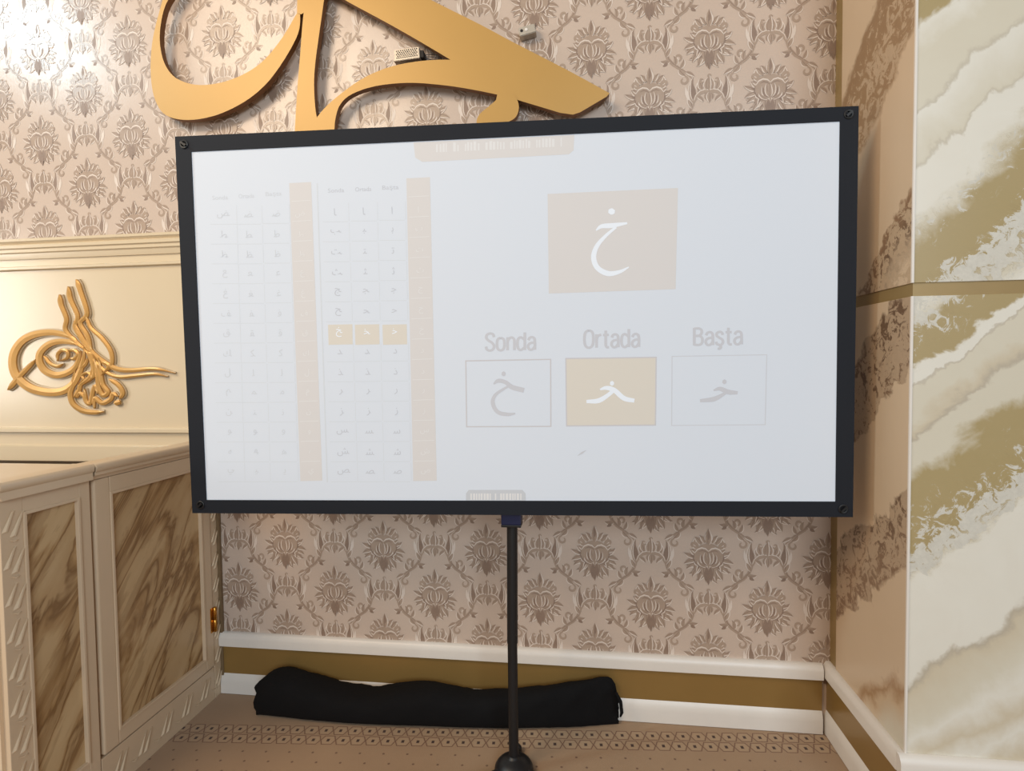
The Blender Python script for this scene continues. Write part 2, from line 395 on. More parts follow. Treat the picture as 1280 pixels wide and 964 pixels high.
def motif():
    F = Flat(); R = math.radians; rnd = random.Random(5)
    def A(sx, d): return R(d) if sx > 0 else math.pi-R(d)
    cz = -0.180
    # ---- vines and crown, centred at (0, cz)
    for sx in (1, -1):
        pts = [(.050, -.012), (.055, -.034), (.064, -.056), (.080, -.074), (.100, -.088), (.122, -.104), (.142, -.126)]
        F.strip([(sx*x, cz+z) for x, z in pts], [.004, .0056, .0062, .0058, .0052, .0036, .0014], 0)
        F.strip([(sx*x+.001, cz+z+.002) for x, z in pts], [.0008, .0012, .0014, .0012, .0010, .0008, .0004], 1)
        F.leaf(sx*.068, cz-.062, A(sx, 205), 0.034, 0.0085, -sx*R(50)); F.leaf(sx*.060, cz-.066, A(sx, 235), 0.020, 0.006, -sx*R(30), 1, 0)
        F.leaf(sx*.088, cz-.076, A(sx, 62), 0.036, 0.0085, sx*R(70)); F.leaf(sx*.104, cz-.088, A(sx, 40), 0.034, 0.0075, sx*R(50))
        F.leaf(sx*.100, cz-.092, A(sx, -80), 0.036, 0.0085, sx*R(60)); F.leaf(sx*.122, cz-.102, A(sx, -14), 0.036, 0.0065, -sx*R(30))
        F.curl(sx*.116, cz-.130, .0150, A(sx, 80), A(sx, -240), .0044, 0); F.curl(sx*.096, cz-.052, .0120, A(sx, -80), A(sx, 220), .0042, 0)
        # side acanthus: tall paired leaves
        F.leaf(sx*.056, cz-.046, A(sx, 56), 0.066, 0.0110, sx*R(58)); F.leaf(sx*.052, cz-.030, A(sx, 66), 0.092, 0.0120, sx*R(40))
        F.leaf(sx*.052, cz-.020, A(sx, 86), 0.066, 0.0100, sx*R(-4), 1); F.leaf(sx*.066, cz-.018, A(sx, 58), 0.050, 0.0060, sx*R(30), 2, 0)
        # arch
        ap = ((0, .006), (.014, .009), (.030, .005), (.044, -.008), (.051, -.026))
        F.strip([(sx*x, cz+z) for x, z in ap], [.0050, .0065, .0070, .0062, .0040], 0)
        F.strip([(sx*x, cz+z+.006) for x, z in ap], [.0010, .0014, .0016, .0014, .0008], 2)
        F.leaf(sx*.040, cz-.008, A(sx, 190), 0.030, 0.0070, sx*R(60)); F.leaf(sx*.004, cz+.002, A(sx, -40), 0.024, 0.0075, -sx*R(60))
        for x, z, d, ln, w in ((.036, .010, 78, .036, .0090), (.024, .014, 60, .040, .0095), (.010, .014, 76, .040, .0085)):
            F.leaf(sx*x, cz+z, A(sx, d), ln, w, sx*R(34))
        F.curl(sx*.024, cz+.046, .0085, A(sx, -150), A(sx, 150), .0034, 0)
    F.leaf(0, cz+.010, R(90), 0.056, 0.0070); F.leaf(0, cz+.004, R(-90), 0.036, 0.0105); F.curl(0, cz+.060, .006, 0, 5.2, .0022, 0)
    # ---- medallion at (0,0): ragged fringe, heart body, scrolls, spire
    for sx in (1, -1):
        for i, d in enumerate((-84, -72, -60, -49, -38, -27, -16, -5, 6, 18, 30)):
            ln = (.050, .046, .044, .046, .048, .046, .046, .046, .046, .034, .028)[i]
            r0 = 0.034; bx, bz = (r0+.006)*math.cos(R(d)), (r0+.012)*math.sin(R(d))-0.004
            dd = d+rnd.uniform(-7, 7)
            F.leaf(sx*bx, bz, A(sx, dd), ln*rnd.uniform(.92, 1.12), 0.0098, sx*R(rnd.choice((-30, 24, 40))), 0, 1)
            if i % 2 == 0: F.leaf(sx*bx*0.9, bz*0.9, A(sx, d-6), ln*0.62, 0.0062, sx*R(20), 1, 0)
        for x, z, d, ln, w, cu in ((.036, .030, 34, .034, .011, 40), (.040, .040, 58, .032, .0115, 50), (.026, .046, 72, .036, .011, -40), (.014, .052, 84, .034, .008, -50)):
            F.leaf(sx*x, z, A(sx, d), ln, w, sx*R(cu))
        F.curl(sx*.050, .042, .012, A(sx, 250), A(sx, -60), .0055, 0)
    F.blob(0, .004, lambda a: (0.050*math.cos(a), (0.046 if math.sin(a) > 0 else 0.052)*math.sin(a)), 0, 24)
    for sx in (1, -1):
        F.leaf(sx*.012, -.022, A(sx, -80), 0.056, 0.0120, -sx*R(18)); F.leaf(sx*.006, -.036, A(sx, -86), 0.052, 0.0070, 0, 1, 0)
        F.leaf(sx*.040, -.014, A(sx, -62), 0.040, 0.0085, -sx*R(40))
        F.leaf(sx*.006, -.030, A(sx, 34), 0.046, 0.0085, sx*R(50), 1); F.leaf(sx*.004, -.026, A(sx, 62), 0.046, 0.0080, sx*R(30), 0); F.leaf(sx*.010, -.034, A(sx, 8), 0.036, 0.0065, sx*R(50), 0)
        F.curl(sx*.040, -.022, .0090, A(sx, 60), A(sx, -240), .0018, 2)
        F.strip([(sx*x, z) for x, z in ((0, .022), (.010, .031), (.024, .034), (.038, .028), (.048, .014))], [.0008, .0022, .0026, .0022, .0008], 2)
        F.strip([(sx*x, z) for x, z in ((0, .014), (.010, .022), (.022, .025), (.034, .020))], [.0006, .0018, .0020, .0006], 1)
        F.strip([(sx*x, z) for x, z in ((.050, .012), (.052, -.006), (.044, -.022), (.030, -.034), (.012, -.040))], [.0008, .0020, .0024, .0020, .0008], 1)
        F.leaf(sx*.002, .056, A(sx, 62), 0.032, 0.0075, sx*R(34))
    F.leaf(0, .046, R(90), 0.058, 0.0120); F.leaf(0, .064, R(90), 0.032, 0.0050, 0, 1, 0)
    F.leaf(0, -.050, R(-90), 0.050, 0.0065, 0, 1, 0); F.leaf(0, -.026, R(90), 0.044, 0.0075, 0, 0, 1)
    return F
F = motif(); bv = np.array(F.v); bf = F.f; V = []; FA = []; MI = []
for i in range(-18, 4):
    x0 = 0.4385+0.2*i; zb = 0.606 if i % 2 == 0 else 0.427
    for k in range(-1, 8):
        z0 = zb+0.3595*k
        if z0 < 0.1 or (x0 < -1.62 and z0 < 1.6): continue
        q = bv.copy(); q[:, 0] += x0; q[:, 2] += z0; q[:, 1] += D-0.0004-(3.5e-6 if i % 2 else 0)
        o0 = sum(len(a) for a in V)
        keep = [j for j, f in enumerate(bf) if all(0.17 < q[t][2] < ZTOP and -3.19 < q[t][0] < XR+0.03 for t in f)]
        V.append(q); FA += [tuple(t+o0 for t in bf[j]) for j in keep]; MI += [F.m[j] for j in keep]
pm = MB(); pm.v = [tuple(r) for a in V for r in a]; pm.f = FA; pm.m = MI
o = pm.build('damask_print', [M['ink'], M['ink_dk'], M['ink_lt']], wall); o['kind'] = 'stuff'

# ---- pillar at the right: core, printed marble panels, bronze strips
pil = MB().box(XR+0.004, 2.4, YP+0.004, D+0.12, 0.0, ZTOP).build('wall_right', M['strip'], base=(XR, YP, 0))
struct(pil, 'pillar clad in printed cream and gold marble panels')
ZB0, ZB1 = 1.463, 1.497; TB = 0.255
def panel(x0, x1, y0, y1, z0, z1, m):
    return MB().box(x0, x1, y0, y1, z0, z1, 0.0012).build('marble_panel', m, pil)
panel(XR+0.0006, 2.4, YP, YP+0.006, TB, ZB0, M['marble_front_low'])
panel(XR+0.0006, 2.4, YP, YP+0.006, ZB1, ZTOP, M['marble_front_up'])
ys = onX(1044.5, 835, XR)[1]
panel(XR, XR+0.006, YP+0.0066, ys, TB, ZB0, M['marble_side_low_shaded'])
panel(XR, XR+0.006, YP+0.0066, ys, ZB1, ZTOP, M['marble_side_up_shaded'])
MB().box(XR-0.0018, XR+0.004, YP-0.0018, YP+0.004, TB, ZB0, 0.0008).build('corner_bead', M['white_trim'], pil)
MB().box(XR-0.0018, XR+0.004, YP-0.0018, YP+0.004, ZB1, ZTOP, 0.0008).build('corner_bead', M['white_trim'], pil)

# ---- skirting: white moulding, bronze band, white plinth
def moulding(z0, z1, d):
    """profile in (depth out of wall, z)"""
    h = z1-z0
    return [(0, z0), (d, z0), (d, z0+h*0.55), (d*0.93, z0+h*0.72), (d*0.72, z0+h*0.88), (d*0.5, z1), (0, z1)]
def skirting(name, label, a, b, out, top, cov=0.0):
    """a, b: floor points of the wall line; out: unit vector out of the wall"""
    a = np.array([*a, 0.0]); b = np.array([*b, 0.0]); out = np.array([*out, 0.0]); mid = (a+b)/2
    root = bpy.data.objects.new(name, None); COL.objects.link(root); root.location = mid; root['_b'] = tuple(mid); ALL.append(root)
    struct(root, label)
    def run(prof, nm, mt):
        o = MB().prism([a+out*d+np.array([0, 0, z]) for d, z in prof], b-a).build(nm, mt, root)
        return shade_auto(o, 50)
    run(moulding(top-0.052, top, 0.024), 'top_moulding', M['white_trim'])
    run([(0, 0.078), (0.010, 0.078), (0.010, top-0.050), (0, top-0.050)], 'bronze_band', M['gold_band'])
    run(moulding(0.002, 0.080, 0.020), 'plinth_moulding', M['white_trim'])
    return root
skirting('baseboard_back', 'white and bronze baseboard along the papered wall', (XC+0.001, D), (XR-0.024, D), (0, -1), 0.247)
skirting('baseboard_right', 'white and bronze baseboard on the side of the pillar', (XR+0.004, D), (XR+0.004, YP+0.004), (-1, 0), 0.255)
skirting('baseboard_front', 'white baseboard across the front of the pillar', (XR-0.0195, YP+0.004), (2.4, YP+0.004), (0, -1), 0.255)

# ================================================================== PANELLED BACKBOARD + EMBLEM
X0, X1 = -3.1, -1.432
t = thing('wall_panel', 'cream satin backboard panel with stepped cornice on the papered wall', 'panel', (-2.26, D-0.02, 0.0))
YF = D-0.040
MB().box(X0, X1, YF+0.004, D-0.002, 0.93, 1.79).build('board', M['cream'], t)
def yprof(prof, nm, mt=M['cream']):
    o = MB().prism([(X0, D-0.002-d, z) for d, z in prof], (X1-X0, 0, 0)).build(nm, mt, t); return shade_auto(o, 40)
yprof([(0, 1.745), (.040, 1.745), (.044, 1.757), (.046, 1.766), (.052, 1.770), (.052, 1.782), (.058, 1.786), (.058, 1.797), (.050, 1.803), (.060, 1.812), (.060, 1.822), (0, 1.822)], 'cornice')
yprof([(0, 1.700), (.037, 1.700), (.046, 1.704), (.046, 1.713), (.037, 1.717), (0, 1.717)], 'bead')
yprof([(0, 1.048), (.037, 1.048), (.050, 1.050), (.050, 1.062), (.044, 1.068), (0, 1.068)], 'bead')
yprof([(0, 0.93), (.042, 0.93), (.046, .934), (.046, .992), (.040, .997), (0, .997)], 'bottom_rail')
yprof([(0, 0.0), (.012, 0.0), (.012, 0.929), (0, 0.929)], 'lower_board', M['recess_shade'])

# ribbons with a ridge: tapered calligraphic strokes
def catmull(pts, n=7):
    P = [np.array(p, float) for p in pts]; P = [2*P[0]-P[1]]+P+[2*P[-1]-P[-2]]; out = []
    for i in range(1, len(P)-2):
        for k in range(n):
            t_ = k/n; a, b, c, d = P[i-1:i+3]
            out.append(0.5*((2*b)+(-a+c)*t_+(2*a-5*b+4*c-d)*t_**2+(-a+3*b-3*c+d)*t_**3))
    out.append(P[-2]); return out
def stroke(mb, pts, to3, out, h0, h1, n=6, e0=0.25, e1=0.25, mid=True):
    """pts: (x, y, width) in picture units; to3 maps to the carrier plane; out: unit vector off the plane; h0..h1 height range"""
    C = catmull([(x, y, w) for x, y, w in pts], n); N = len(C); vs = []; fs = []
    for i, c in enumerate(C):
        A = C[max(i-1, 0)]; B = C[min(i+1, N-1)]; tx, ty = B[0]-A[0], B[1]-A[1]; L = math.hypot(tx, ty) or 1
        tt = i/(N-1); k = min(1, e0+(1-e0)*tt/0.12) * min(1, e1+(1-e1)*(1-tt)/0.12)
        w = c[2]*k*0.5; nx, ny = -ty/L*w, tx/L*w
        l = to3(c[0]+nx, c[1]+ny); r = to3(c[0]-nx, c[1]-ny); m_ = to3(c[0], c[1])
        vs += [l+out*h0, l+out*h1*0.80, m_+out*h1, r+out*h1*0.80, r+out*h0]
    for i in range(N-1):
        a = i*5; b = a+5
        fs += [(a, a+1, b+1, b), (a+1, a+2, b+2, b+1), (a+2, a+3, b+3, b+2), (a+3, a+4, b+4, b+3), (a+4, a, b, b+4)]
    fs += [(0, 1, 2, 3, 4), (N*5-1, N*5-2, N*5-3, N*5-4, N*5-5)]
    mb.add(vs, fs); return mb
em = thing('gold_emblem', 'gold scrolled calligraphic emblem with three upright shafts mounted on cream panel', 'emblem', tuple(onY(115, 432, YF+0.004)))
out = np.array([0, -1.0, 0])
def E3(x, y): return onY(x/4.592, 330+y/4.592, YF+0.004)
def em_part(nm, strokes):
    b = MB()
    for q, s_ in enumerate(strokes):
        stroke(b, [(x, y, w*1.05) for x, y, w in s_], E3, out, 0.004, 0.015+0.0006*(q % 5))
    o = b.build(nm, M['emblem'], em)
    b = MB()
    for s_ in strokes: stroke(b, [(x, y, w*1.22+9) for x, y, w in s_], E3, out, 0.0005, 0.0075, e0=0.6, e1=0.6)
    b.build('backing', M['emblem_edge'], o); return o
def W(pts, w0, w1=None, wm=None):
    n_ = len(pts); w1 = w0 if w1 is None else w1; wm = max(w0, w1) if wm is None else wm
    r = []
    for i, (x, y) in enumerate(pts):
        t_ = i/(n_-1); w = w0*(1-t_)+w1*t_; w = w+(wm-w)*math.sin(math.pi*t_); r.append((x, y, w))
    return r
em_part('outer_loop', [W([(470, 470), (430, 425), (330, 396), (230, 402), (145, 440), (95, 510), (88, 590), (118, 655), (185, 710), (280, 735), (370, 730), (430, 690), (470, 620), (492, 540), (498, 480)], 20, 20, 44)])
em_part('inner_loop', [W([(480, 480), (440, 455), (370, 445), (300, 460), (248, 505), (240, 560), (272, 612), (335, 638), (400, 625), (445, 590), (468, 540), (478, 500)], 18, 16, 36)])
em_part('tail', [W([(62, 722), (130, 642), (222, 548)], 26, 18, 26)])
em_part('loop_script', [W([(268, 528), (300, 570), (345, 588), (375, 575)], 16, 10, 18), W([(345, 560), (345, 520), (370, 496), (402, 505), (398, 540), (360, 556)], 12, 10, 18), W([(405, 500), (440, 496), (462, 520), (440, 545), (415, 540)], 14, 10, 18)])
for s_ in ([(356, 178), (364, 235), (394, 315), (388, 375), (430, 432), (505, 495)], [(406, 132), (416, 200), (458, 300), (444, 362), (480, 425), (520, 500)], [(452, 92), (472, 150), (512, 285), (474, 340), (512, 410), (540, 500)]):
    em_part('shaft', [W(s_, 30, 24, 22)])
em_part('arm', [W([(440, 330), (470, 400), (540, 505), (620, 570), (690, 604), (770, 610), (900, 602), (1015, 626)], 20, 8, 26)])
em_part('arm', [W([(480, 470), (560, 560), (630, 625), (700, 648), (800, 640), (900, 632), (970, 646)], 18, 8, 18)])
em_part('side_loop', [W([(505, 290), (532, 365), (595, 425), (645, 495), (656, 560), (640, 612)], 16, 16, 22)])
em_part('base_script', [W([(445, 610), (432, 690), (416, 745), (430, 800), (480, 838), (545, 850), (606, 848)], 22, 24, 26), W([(440, 765), (468, 722), (478, 690), (530, 648), (560, 560)], 26, 14, 22), W([(466, 690), (494, 664), (486, 640), (520, 625), (540, 655), (500, 690)], 12, 10, 14),
    W([(520, 500), (545, 560), (555, 620), (548, 660)], 26, 18, 28), W([(585, 540), (592, 620), (604, 690), (634, 735), (606, 752), (580, 700), (572, 620), (556, 520)], 18, 14, 24), W([(640, 660), (692, 696), (716, 740), (700, 775)], 20, 16, 24),
    W([(556, 830), (556, 770), (600, 798), (648, 775), (660, 745), (690, 760)], 20, 18, 24), W([(498, 715), (505, 780), (530, 800), (545, 740), (560, 700), (575, 745)], 22, 16, 22), W([(672, 800), (705, 790)], 26, 26, 26), W([(600, 560), (640, 585), (600, 640)], 16, 10, 18), W([(470, 600), (500, 580), (520, 540)], 14, 12, 18), W([(510, 770), (470, 740), (455, 770)], 18, 14, 20)])

# ================================================================== BIG GOLD WALL CALLIGRAPHY
cal = thing('wall_calligraphy', 'large gold calligraphy letters standing off the damask wallpaper', 'wall art', tuple(onY(480, 170, D)))
YL = D-0.052
def letter(nm, outline, yf=YL, th=0.024):
    pts = [onY(x, y, yf) for x, y in outline]; n_ = len(pts)
    b = MB(); b.prism(pts, (0, th, 0))
    o = b.build(nm, [M['letter'], M['letter_edge']], cal)
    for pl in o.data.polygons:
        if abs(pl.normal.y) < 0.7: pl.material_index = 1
    return o
def sm(pts, n=5, closed=False): return [tuple(p[:2]) for p in catmull([(x, y) for x, y in pts], n)]
outer = sm([(371, 17), (375, 19), (372.5, 42), (355, 75), (332.5, 105), (305, 127.5), (270, 144), (235, 150), (207.5, 144), (194, 125), (188.5, 95), (190, 55), (199, 15), (212, -25), (232, -62), (258, -92)])
inner = sm([(262, -82), (240, -52), (222, -18), (207.5, 5), (201, 30), (200, 55), (206, 80), (220, 97.5), (245, 106), (275, 103.5), (305, 92.5), (330, 75), (352.5, 47.5), (369, 20)])
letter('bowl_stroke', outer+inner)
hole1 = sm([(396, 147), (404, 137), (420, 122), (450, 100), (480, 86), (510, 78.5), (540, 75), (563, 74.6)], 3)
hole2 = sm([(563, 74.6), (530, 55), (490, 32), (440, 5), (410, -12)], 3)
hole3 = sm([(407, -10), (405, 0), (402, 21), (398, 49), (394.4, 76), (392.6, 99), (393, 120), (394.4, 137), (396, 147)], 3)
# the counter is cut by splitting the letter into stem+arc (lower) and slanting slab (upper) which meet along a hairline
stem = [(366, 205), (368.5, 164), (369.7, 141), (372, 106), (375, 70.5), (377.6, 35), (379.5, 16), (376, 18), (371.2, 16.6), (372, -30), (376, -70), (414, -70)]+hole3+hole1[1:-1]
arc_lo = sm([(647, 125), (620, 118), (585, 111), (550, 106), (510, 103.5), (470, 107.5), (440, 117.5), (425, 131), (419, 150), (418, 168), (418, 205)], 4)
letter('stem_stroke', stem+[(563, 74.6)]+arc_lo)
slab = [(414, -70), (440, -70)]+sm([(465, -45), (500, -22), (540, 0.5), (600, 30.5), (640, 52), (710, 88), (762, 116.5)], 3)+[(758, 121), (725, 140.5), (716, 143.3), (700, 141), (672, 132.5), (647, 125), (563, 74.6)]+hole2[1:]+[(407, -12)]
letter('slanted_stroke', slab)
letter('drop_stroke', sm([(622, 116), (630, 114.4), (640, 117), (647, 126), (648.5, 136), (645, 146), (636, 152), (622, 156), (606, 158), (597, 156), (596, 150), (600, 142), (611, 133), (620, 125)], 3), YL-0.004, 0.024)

# ================================================================== SMALL FITTINGS ON THE WALL
def fitting_axes(px, py, ang, y):
    c = onY(px, py, y); a = math.radians(ang)
    return c, np.array([math.cos(a), 0, math.sin(a)]), np.array([-math.sin(a), 0, math.cos(a)])
def obox(mb, c, ex, ez, w, h, y0, y1, mi=0, bev=0.0015):
    bm = bmesh.new(); bmesh.ops.create_cube(bm, size=1)
    for v in bm.verts:
        q = c+ex*v.co.x*w+ez*v.co.z*h; v.co = (q[0], y0+(v.co.y+.5)*(y1-y0), q[2])
    if bev: bmesh.ops.bevel(bm, geom=bm.edges[:], offset=bev, segments=2, affect='EDGES')
    mb.bm(bm, mi)
c, ex, ez = fitting_axes(509, 68.5, 3, D-0.045)
ps = thing('power_adapter', 'small perforated metal power adapter tucked behind the gold letters', 'adapter', tuple(c))
b = MB(); obox(b, c, ex, ez, 0.092, 0.040, D-0.050, D-0.002); b.build('case', M['steel'], ps)
b = MB()
for r in range(5):
    for k in range(11):
        q = c+ex*(-0.037+0.0074*k+(0.0037 if r % 2 else 0))+ez*(0.014-0.0060*r)
        if k == 10 and r % 2: continue
        b.lathe((q[0], D-0.0502, q[2]), [(0.0023, 0), (0.0023, 0.0006)], 8, (0, -1, 0))
o = b.build('vent_holes', M['hole'], ps)
b = MB(); obox(b, c-ez*0.0195, ex, ez, 0.096, 0.006, D-0.056, D-0.004); b.build('flange', M['steel'], ps)
b = MB(); obox(b, c+ex*0.053-ez*0.004, ex, ez, 0.015, 0.026, D-0.046, D-0.004); b.build('terminal_block', M['hole'], ps)
for k in range(3):
    b = MB(); s0 = c+ex*0.060+ez*(0.004-0.006*k)
    b.tube([(s0[0], D-0.022, s0[2]), (s0[0]+.03, D-0.014, s0[2]+.004-.004*k), (s0[0]+.07, D-0.010, s0[2]-.006+.006*k), (s0[0]+.14, D-0.010, s0[2]-.028+.003*k)], 0.0016, 6); b.build('wire', M['wire'], ps)
c, ex, ez = fitting_axes(659, 38.5, 11, D-0.03)
js = thing('wall_connector', 'small beige metal cable connector with two screws on the damask wallpaper', 'connector', tuple(c))
b = MB(); obox(b, c, ex, ez, 0.058, 0.030, D-0.036, D-0.0015, bev=0.002); b.build('housing', M['steel'], js)
for k, mt in ((0, M['hole']), (1, M['white_trim'])):
    q = c+ex*(-0.019+0.0165*k)+ez*0.002
    MB().lathe((q[0], D-0.0355, q[2]), [(0.0052, 0), (0.0052, 0.0014), (0.0030, 0.0018)], 14, (0, -1, 0)).build('screw', mt, js)
q = c+ex*0.029+ez*0.008
MB().tube([(q[0]-.004, D-0.02, q[2]), (q[0]+.003, D-0.02, q[2]+.008), (q[0]+.002, D-0.012, q[2]+.02)], 0.0013, 6).build('wire', M['wire'], js)

# ================================================================== PULPIT: desk, gate post, gate
DY0, DY1 = 1.187, 1.441
def capprof(w, z0=0.976, z1=1.022):
    h = z1-z0
    return [(0, z0), (0.006, z0), (0.008, z0+h*.18), (0.014, z0+h*.26), (0.014, z0+h*.44), (0.020, z0+h*.54), (0.022, z0+h*.78), (0.018, z0+h*.94), (0.012, z1), (-w, z1), (-w, z0)]
dk = thing('pulpit_desk', 'cream pulpit desk with carved pilaster and streaked marble end panel', 'desk', (-2.2, 1.31, 0))
MB().box(-3.0, XC-0.012, DY0+0.012, DY1-0.002, 0.0, 0.976).build('body', M['desk'], dk)
PA, PB = 1.2505, 1.4005                   # marble board between these
ZL, ZH = 0.150, 0.926
MB().box(XC-0.012, XC, DY0, PA-0.006, 0.0, 0.976, 0.0015).build('pilaster', M['desk'], dk)
MB().box(XC-0.012, XC, PB+0.006, DY1, 0.0, 0.976, 0.0015).build('stile', M['desk'], dk)
MB().box(XC-0.012, XC-0.0004, PA-0.006, PB+0.006, ZH+0.006, 0.976, 0.001).build('rail', M['desk'], dk)
MB().box(XC-0.012, XC-0.0004, PA-0.006, PB+0.006, 0.0, ZL-0.006, 0.001).build('rail', M['desk'], dk)
MB().box(XC-0.014, XC-0.008, PA-0.004, PB+0.004, ZL-0.004, ZH+0.004).build('marble_board', M['streak'], dk)
def bead(y0, y1, z0, z1, par, nm='bead', d=0.004, w=0.0065, x=None):
    x = XC if x is None else x
    for a in ((y0-w, y0+w*.3, z0-w, z1+w), (y1-w*.3, y1+w, z0-w, z1+w)): MB().box(x-0.010, x+d, a[0], a[1], a[2], a[3], 0.0018).build(nm, M['desk'], par)
    for a in ((y0, y1, z0-w, z0+w*.3), (y0, y1, z1-w*.3, z1+w)): MB().box(x-0.010, x+d*.9, a[0], a[1], a[2], a[3], 0.0018).build(nm, M['desk'], par)
bead(PA, PB, ZL, ZH, dk)
MB().prism([(-3.0, DY0-d_+0.0, z) for d_, z in capprof(DY1-DY0-0.002)], (XC+0.016+3.0, 0, 0)).build('top_cap', M['desk'], dk)
o = MB().prism([(XC+d_, DY0-0.012, z) for d_, z in capprof(0.05, 0.975, 1.0232)], (0, DY1-DY0+0.010, 0)).build('top_edge', M['desk'], dk); shade_auto(o, 45)
MB().box(-3.0, XC-0.03, DY0+0.002, DY0+0.014, 0.0, 0.976, 0.001).build('front_board', M['desk_lt'], dk)
# carved slanting bars: one mesh shared by all
def carved(par, spots, sw=1.0, x=None):
    x = XC if x is None else x
    dat = {}
    for (y, z, ln, kind) in spots:
        key = (round(ln, 3), kind)
        if key not in dat:
            b = MB(); sl = 1.0; th = 0.0034*sw; hy, hz = ln*0.30, ln*0.5
            if kind == 0: vs = [(-hy-th, -hz), (-hy+th, -hz-0.002), (hy+th, hz), (hy-th, hz+0.002)]
            else: vs = [(-hy*1.1, hz*0.2), (hy*0.2, -hz*0.25), (hy*1.2, -hz*0.05), (hy*0.1, hz*0.0)]
            base = [(0.0, p[0], p[1]) for p in vs]; cx = sum(p[0] for p in vs)/4; cz = sum(p[1] for p in vs)/4
            top = [(0.0040, cx+(p[0]-cx)*0.55, cz+(p[1]-cz)*0.88) for p in vs]
            b.add(base+top, [(4, 5, 6, 7), (0, 1, 5, 4), (1, 2, 6, 5), (2, 3, 7, 6), (3, 0, 4, 7)])
            me = bpy.data.meshes.new('carved_bar'); me.from_pydata(b.v, [], b.f); me.materials.append(M['desk_lt']); me.update(); dat[key] = me
        o = bpy.data.objects.new('carved_bar', dat[key]); COL.objects.link(o); o.parent = par
        bb = par['_b']; o.location = (x-0.0003-bb[0], y-bb[1], z-bb[2]); ALL.append(o)
sp = []
zz = 0.06
while zz < 0.93:
    sp += [(1.208, zz+0.012, 0.052, 0), (1.230, zz, 0.060, 0)]
    if zz+0.05 < 0.95: sp += [(1.217, zz+0.055, 0.040, 1)]
    zz += 0.094
carved(dk, sp)

gp = thing('gate_post', 'carved cream post and plinth carrying the pulpit gate beside the papered wall', 'post', (XC-0.03, 1.98, 0))
GY0, GY1 = 1.453, 1.957
MB().box(XC-0.060, XC-0.001, GY1+0.003, D-0.003, 0.0, 0.974, 0.002).build('post', M['desk'], gp)
MB().box(XC-0.050, XC-0.001, DY1+0.004, GY1+0.001, 0.0, 0.126, 0.002).build('plinth', M['desk'], gp)
sp = []; zz = 0.07
while zz < 0.93:
    sp += [(1.976, zz+0.01, 0.050, 0), (1.989, zz, 0.058, 0)]; zz += 0.094
yy = 1.50
while yy < 1.95:
    sp += [(yy, 0.070, 0.062, 0), (yy+0.022, 0.066, 0.062, 0), (yy+0.06, 0.040, 0.05, 1)]; yy += 0.098
carved(gp, sp, 0.8)
o = MB().prism([(XC-0.002+d_, GY1+0.002, z) for d_, z in capprof(0.055)], (0, D-0.004-GY1-0.002, 0)).build('post_cap', M['desk'], gp); shade_auto(o, 45)

gt = thing('pulpit_gate', 'cream framed pulpit gate with streaked marble board and brass hinges', 'gate', (XC-0.02, 1.70, 0.134))
SA, SB = 1.512, 1.903; GZ0, GZ1 = 0.134, 0.972; MZ0, MZ1 = 0.182, 0.918
gx0 = XC-0.034
MB().box(gx0, XC+0.004, GY0, SA-0.006, GZ0, GZ1, 0.004).build('stile', M['desk'], gt)
MB().box(gx0, XC+0.004, SB+0.006, GY1-0.002, GZ0, GZ1, 0.004).build('stile', M['desk'], gt)
MB().box(gx0, XC+0.0036, SA-0.006, SB+0.006, GZ0, MZ0-0.006, 0.002).build('rail', M['desk'], gt)
MB().box(gx0, XC+0.0036, SA-0.006, SB+0.006, MZ1+0.006, GZ1, 0.002).build('rail', M['desk'], gt)
MB().box(gx0+0.008, XC-0.006, SA-0.004, SB+0.004, MZ0-0.004, MZ1+0.004).build('marble_board', M['streak'], gt)
bead(SA, SB, MZ0, MZ1, gt, x=XC+0.003)
o = MB().prism([(XC+d_, GY0-0.006, z) for d_, z in capprof(0.045, 0.974, 1.022)], (0, GY1-GY0+0.005, 0)).build('top_cap', M['desk'], gt); shade_auto(o, 45)
for zc in (0.318, 0.80):
    hg = MB().lathe((XC+0.011, GY1-0.002, zc-0.050), [(.003, 0), (.0068, .004), (.0068, .048), (.0052, .0495), (.0068, .051), (.0068, .096), (.003, .100)], 14).build('hinge', M['brass'], gt, smooth=True)
    MB().box(XC+0.0035, XC+0.0060, GY1-0.020, GY1-0.002, zc-0.048, zc+0.048, 0.0005).build('hinge_leaf', M['brass'], hg)

# ================================================================== BLACK CARRY BAG
BT = [(319.5, 872), (322, 856), (326, 846), (331, 840.5), (338, 837.5), (350, 837), (366, 839.5), (380, 845), (405, 852), (430, 858.5), (455, 861.5), (472, 861), (490, 857), (510, 854.5), (530, 853.5), (548, 855), (562, 858.5), (580, 863), (610, 863), (640, 861.5), (680, 857), (710, 852.5), (735, 848), (750, 845), (760, 844.5), (766, 848), (769, 856), (772, 872), (774, 890)]
BB = [(319, 900), (340, 903), (380, 907.5), (430, 911), (500, 914.5), (560, 916), (640, 917), (690, 915.5), (720, 914), (745, 911), (765, 908), (775, 906)]
def interp(tab, x): return float(np.interp(x, [a for a, b in tab], [b for a, b in tab]))
bag = thing('carry_bag', 'long black fabric carry bag slumped on the carpet against the baseboard', 'bag', tuple(onZ(545, 900, 0)))
vs = []; fs = []; NS, NR = 60, 26
rb = random.Random(3)
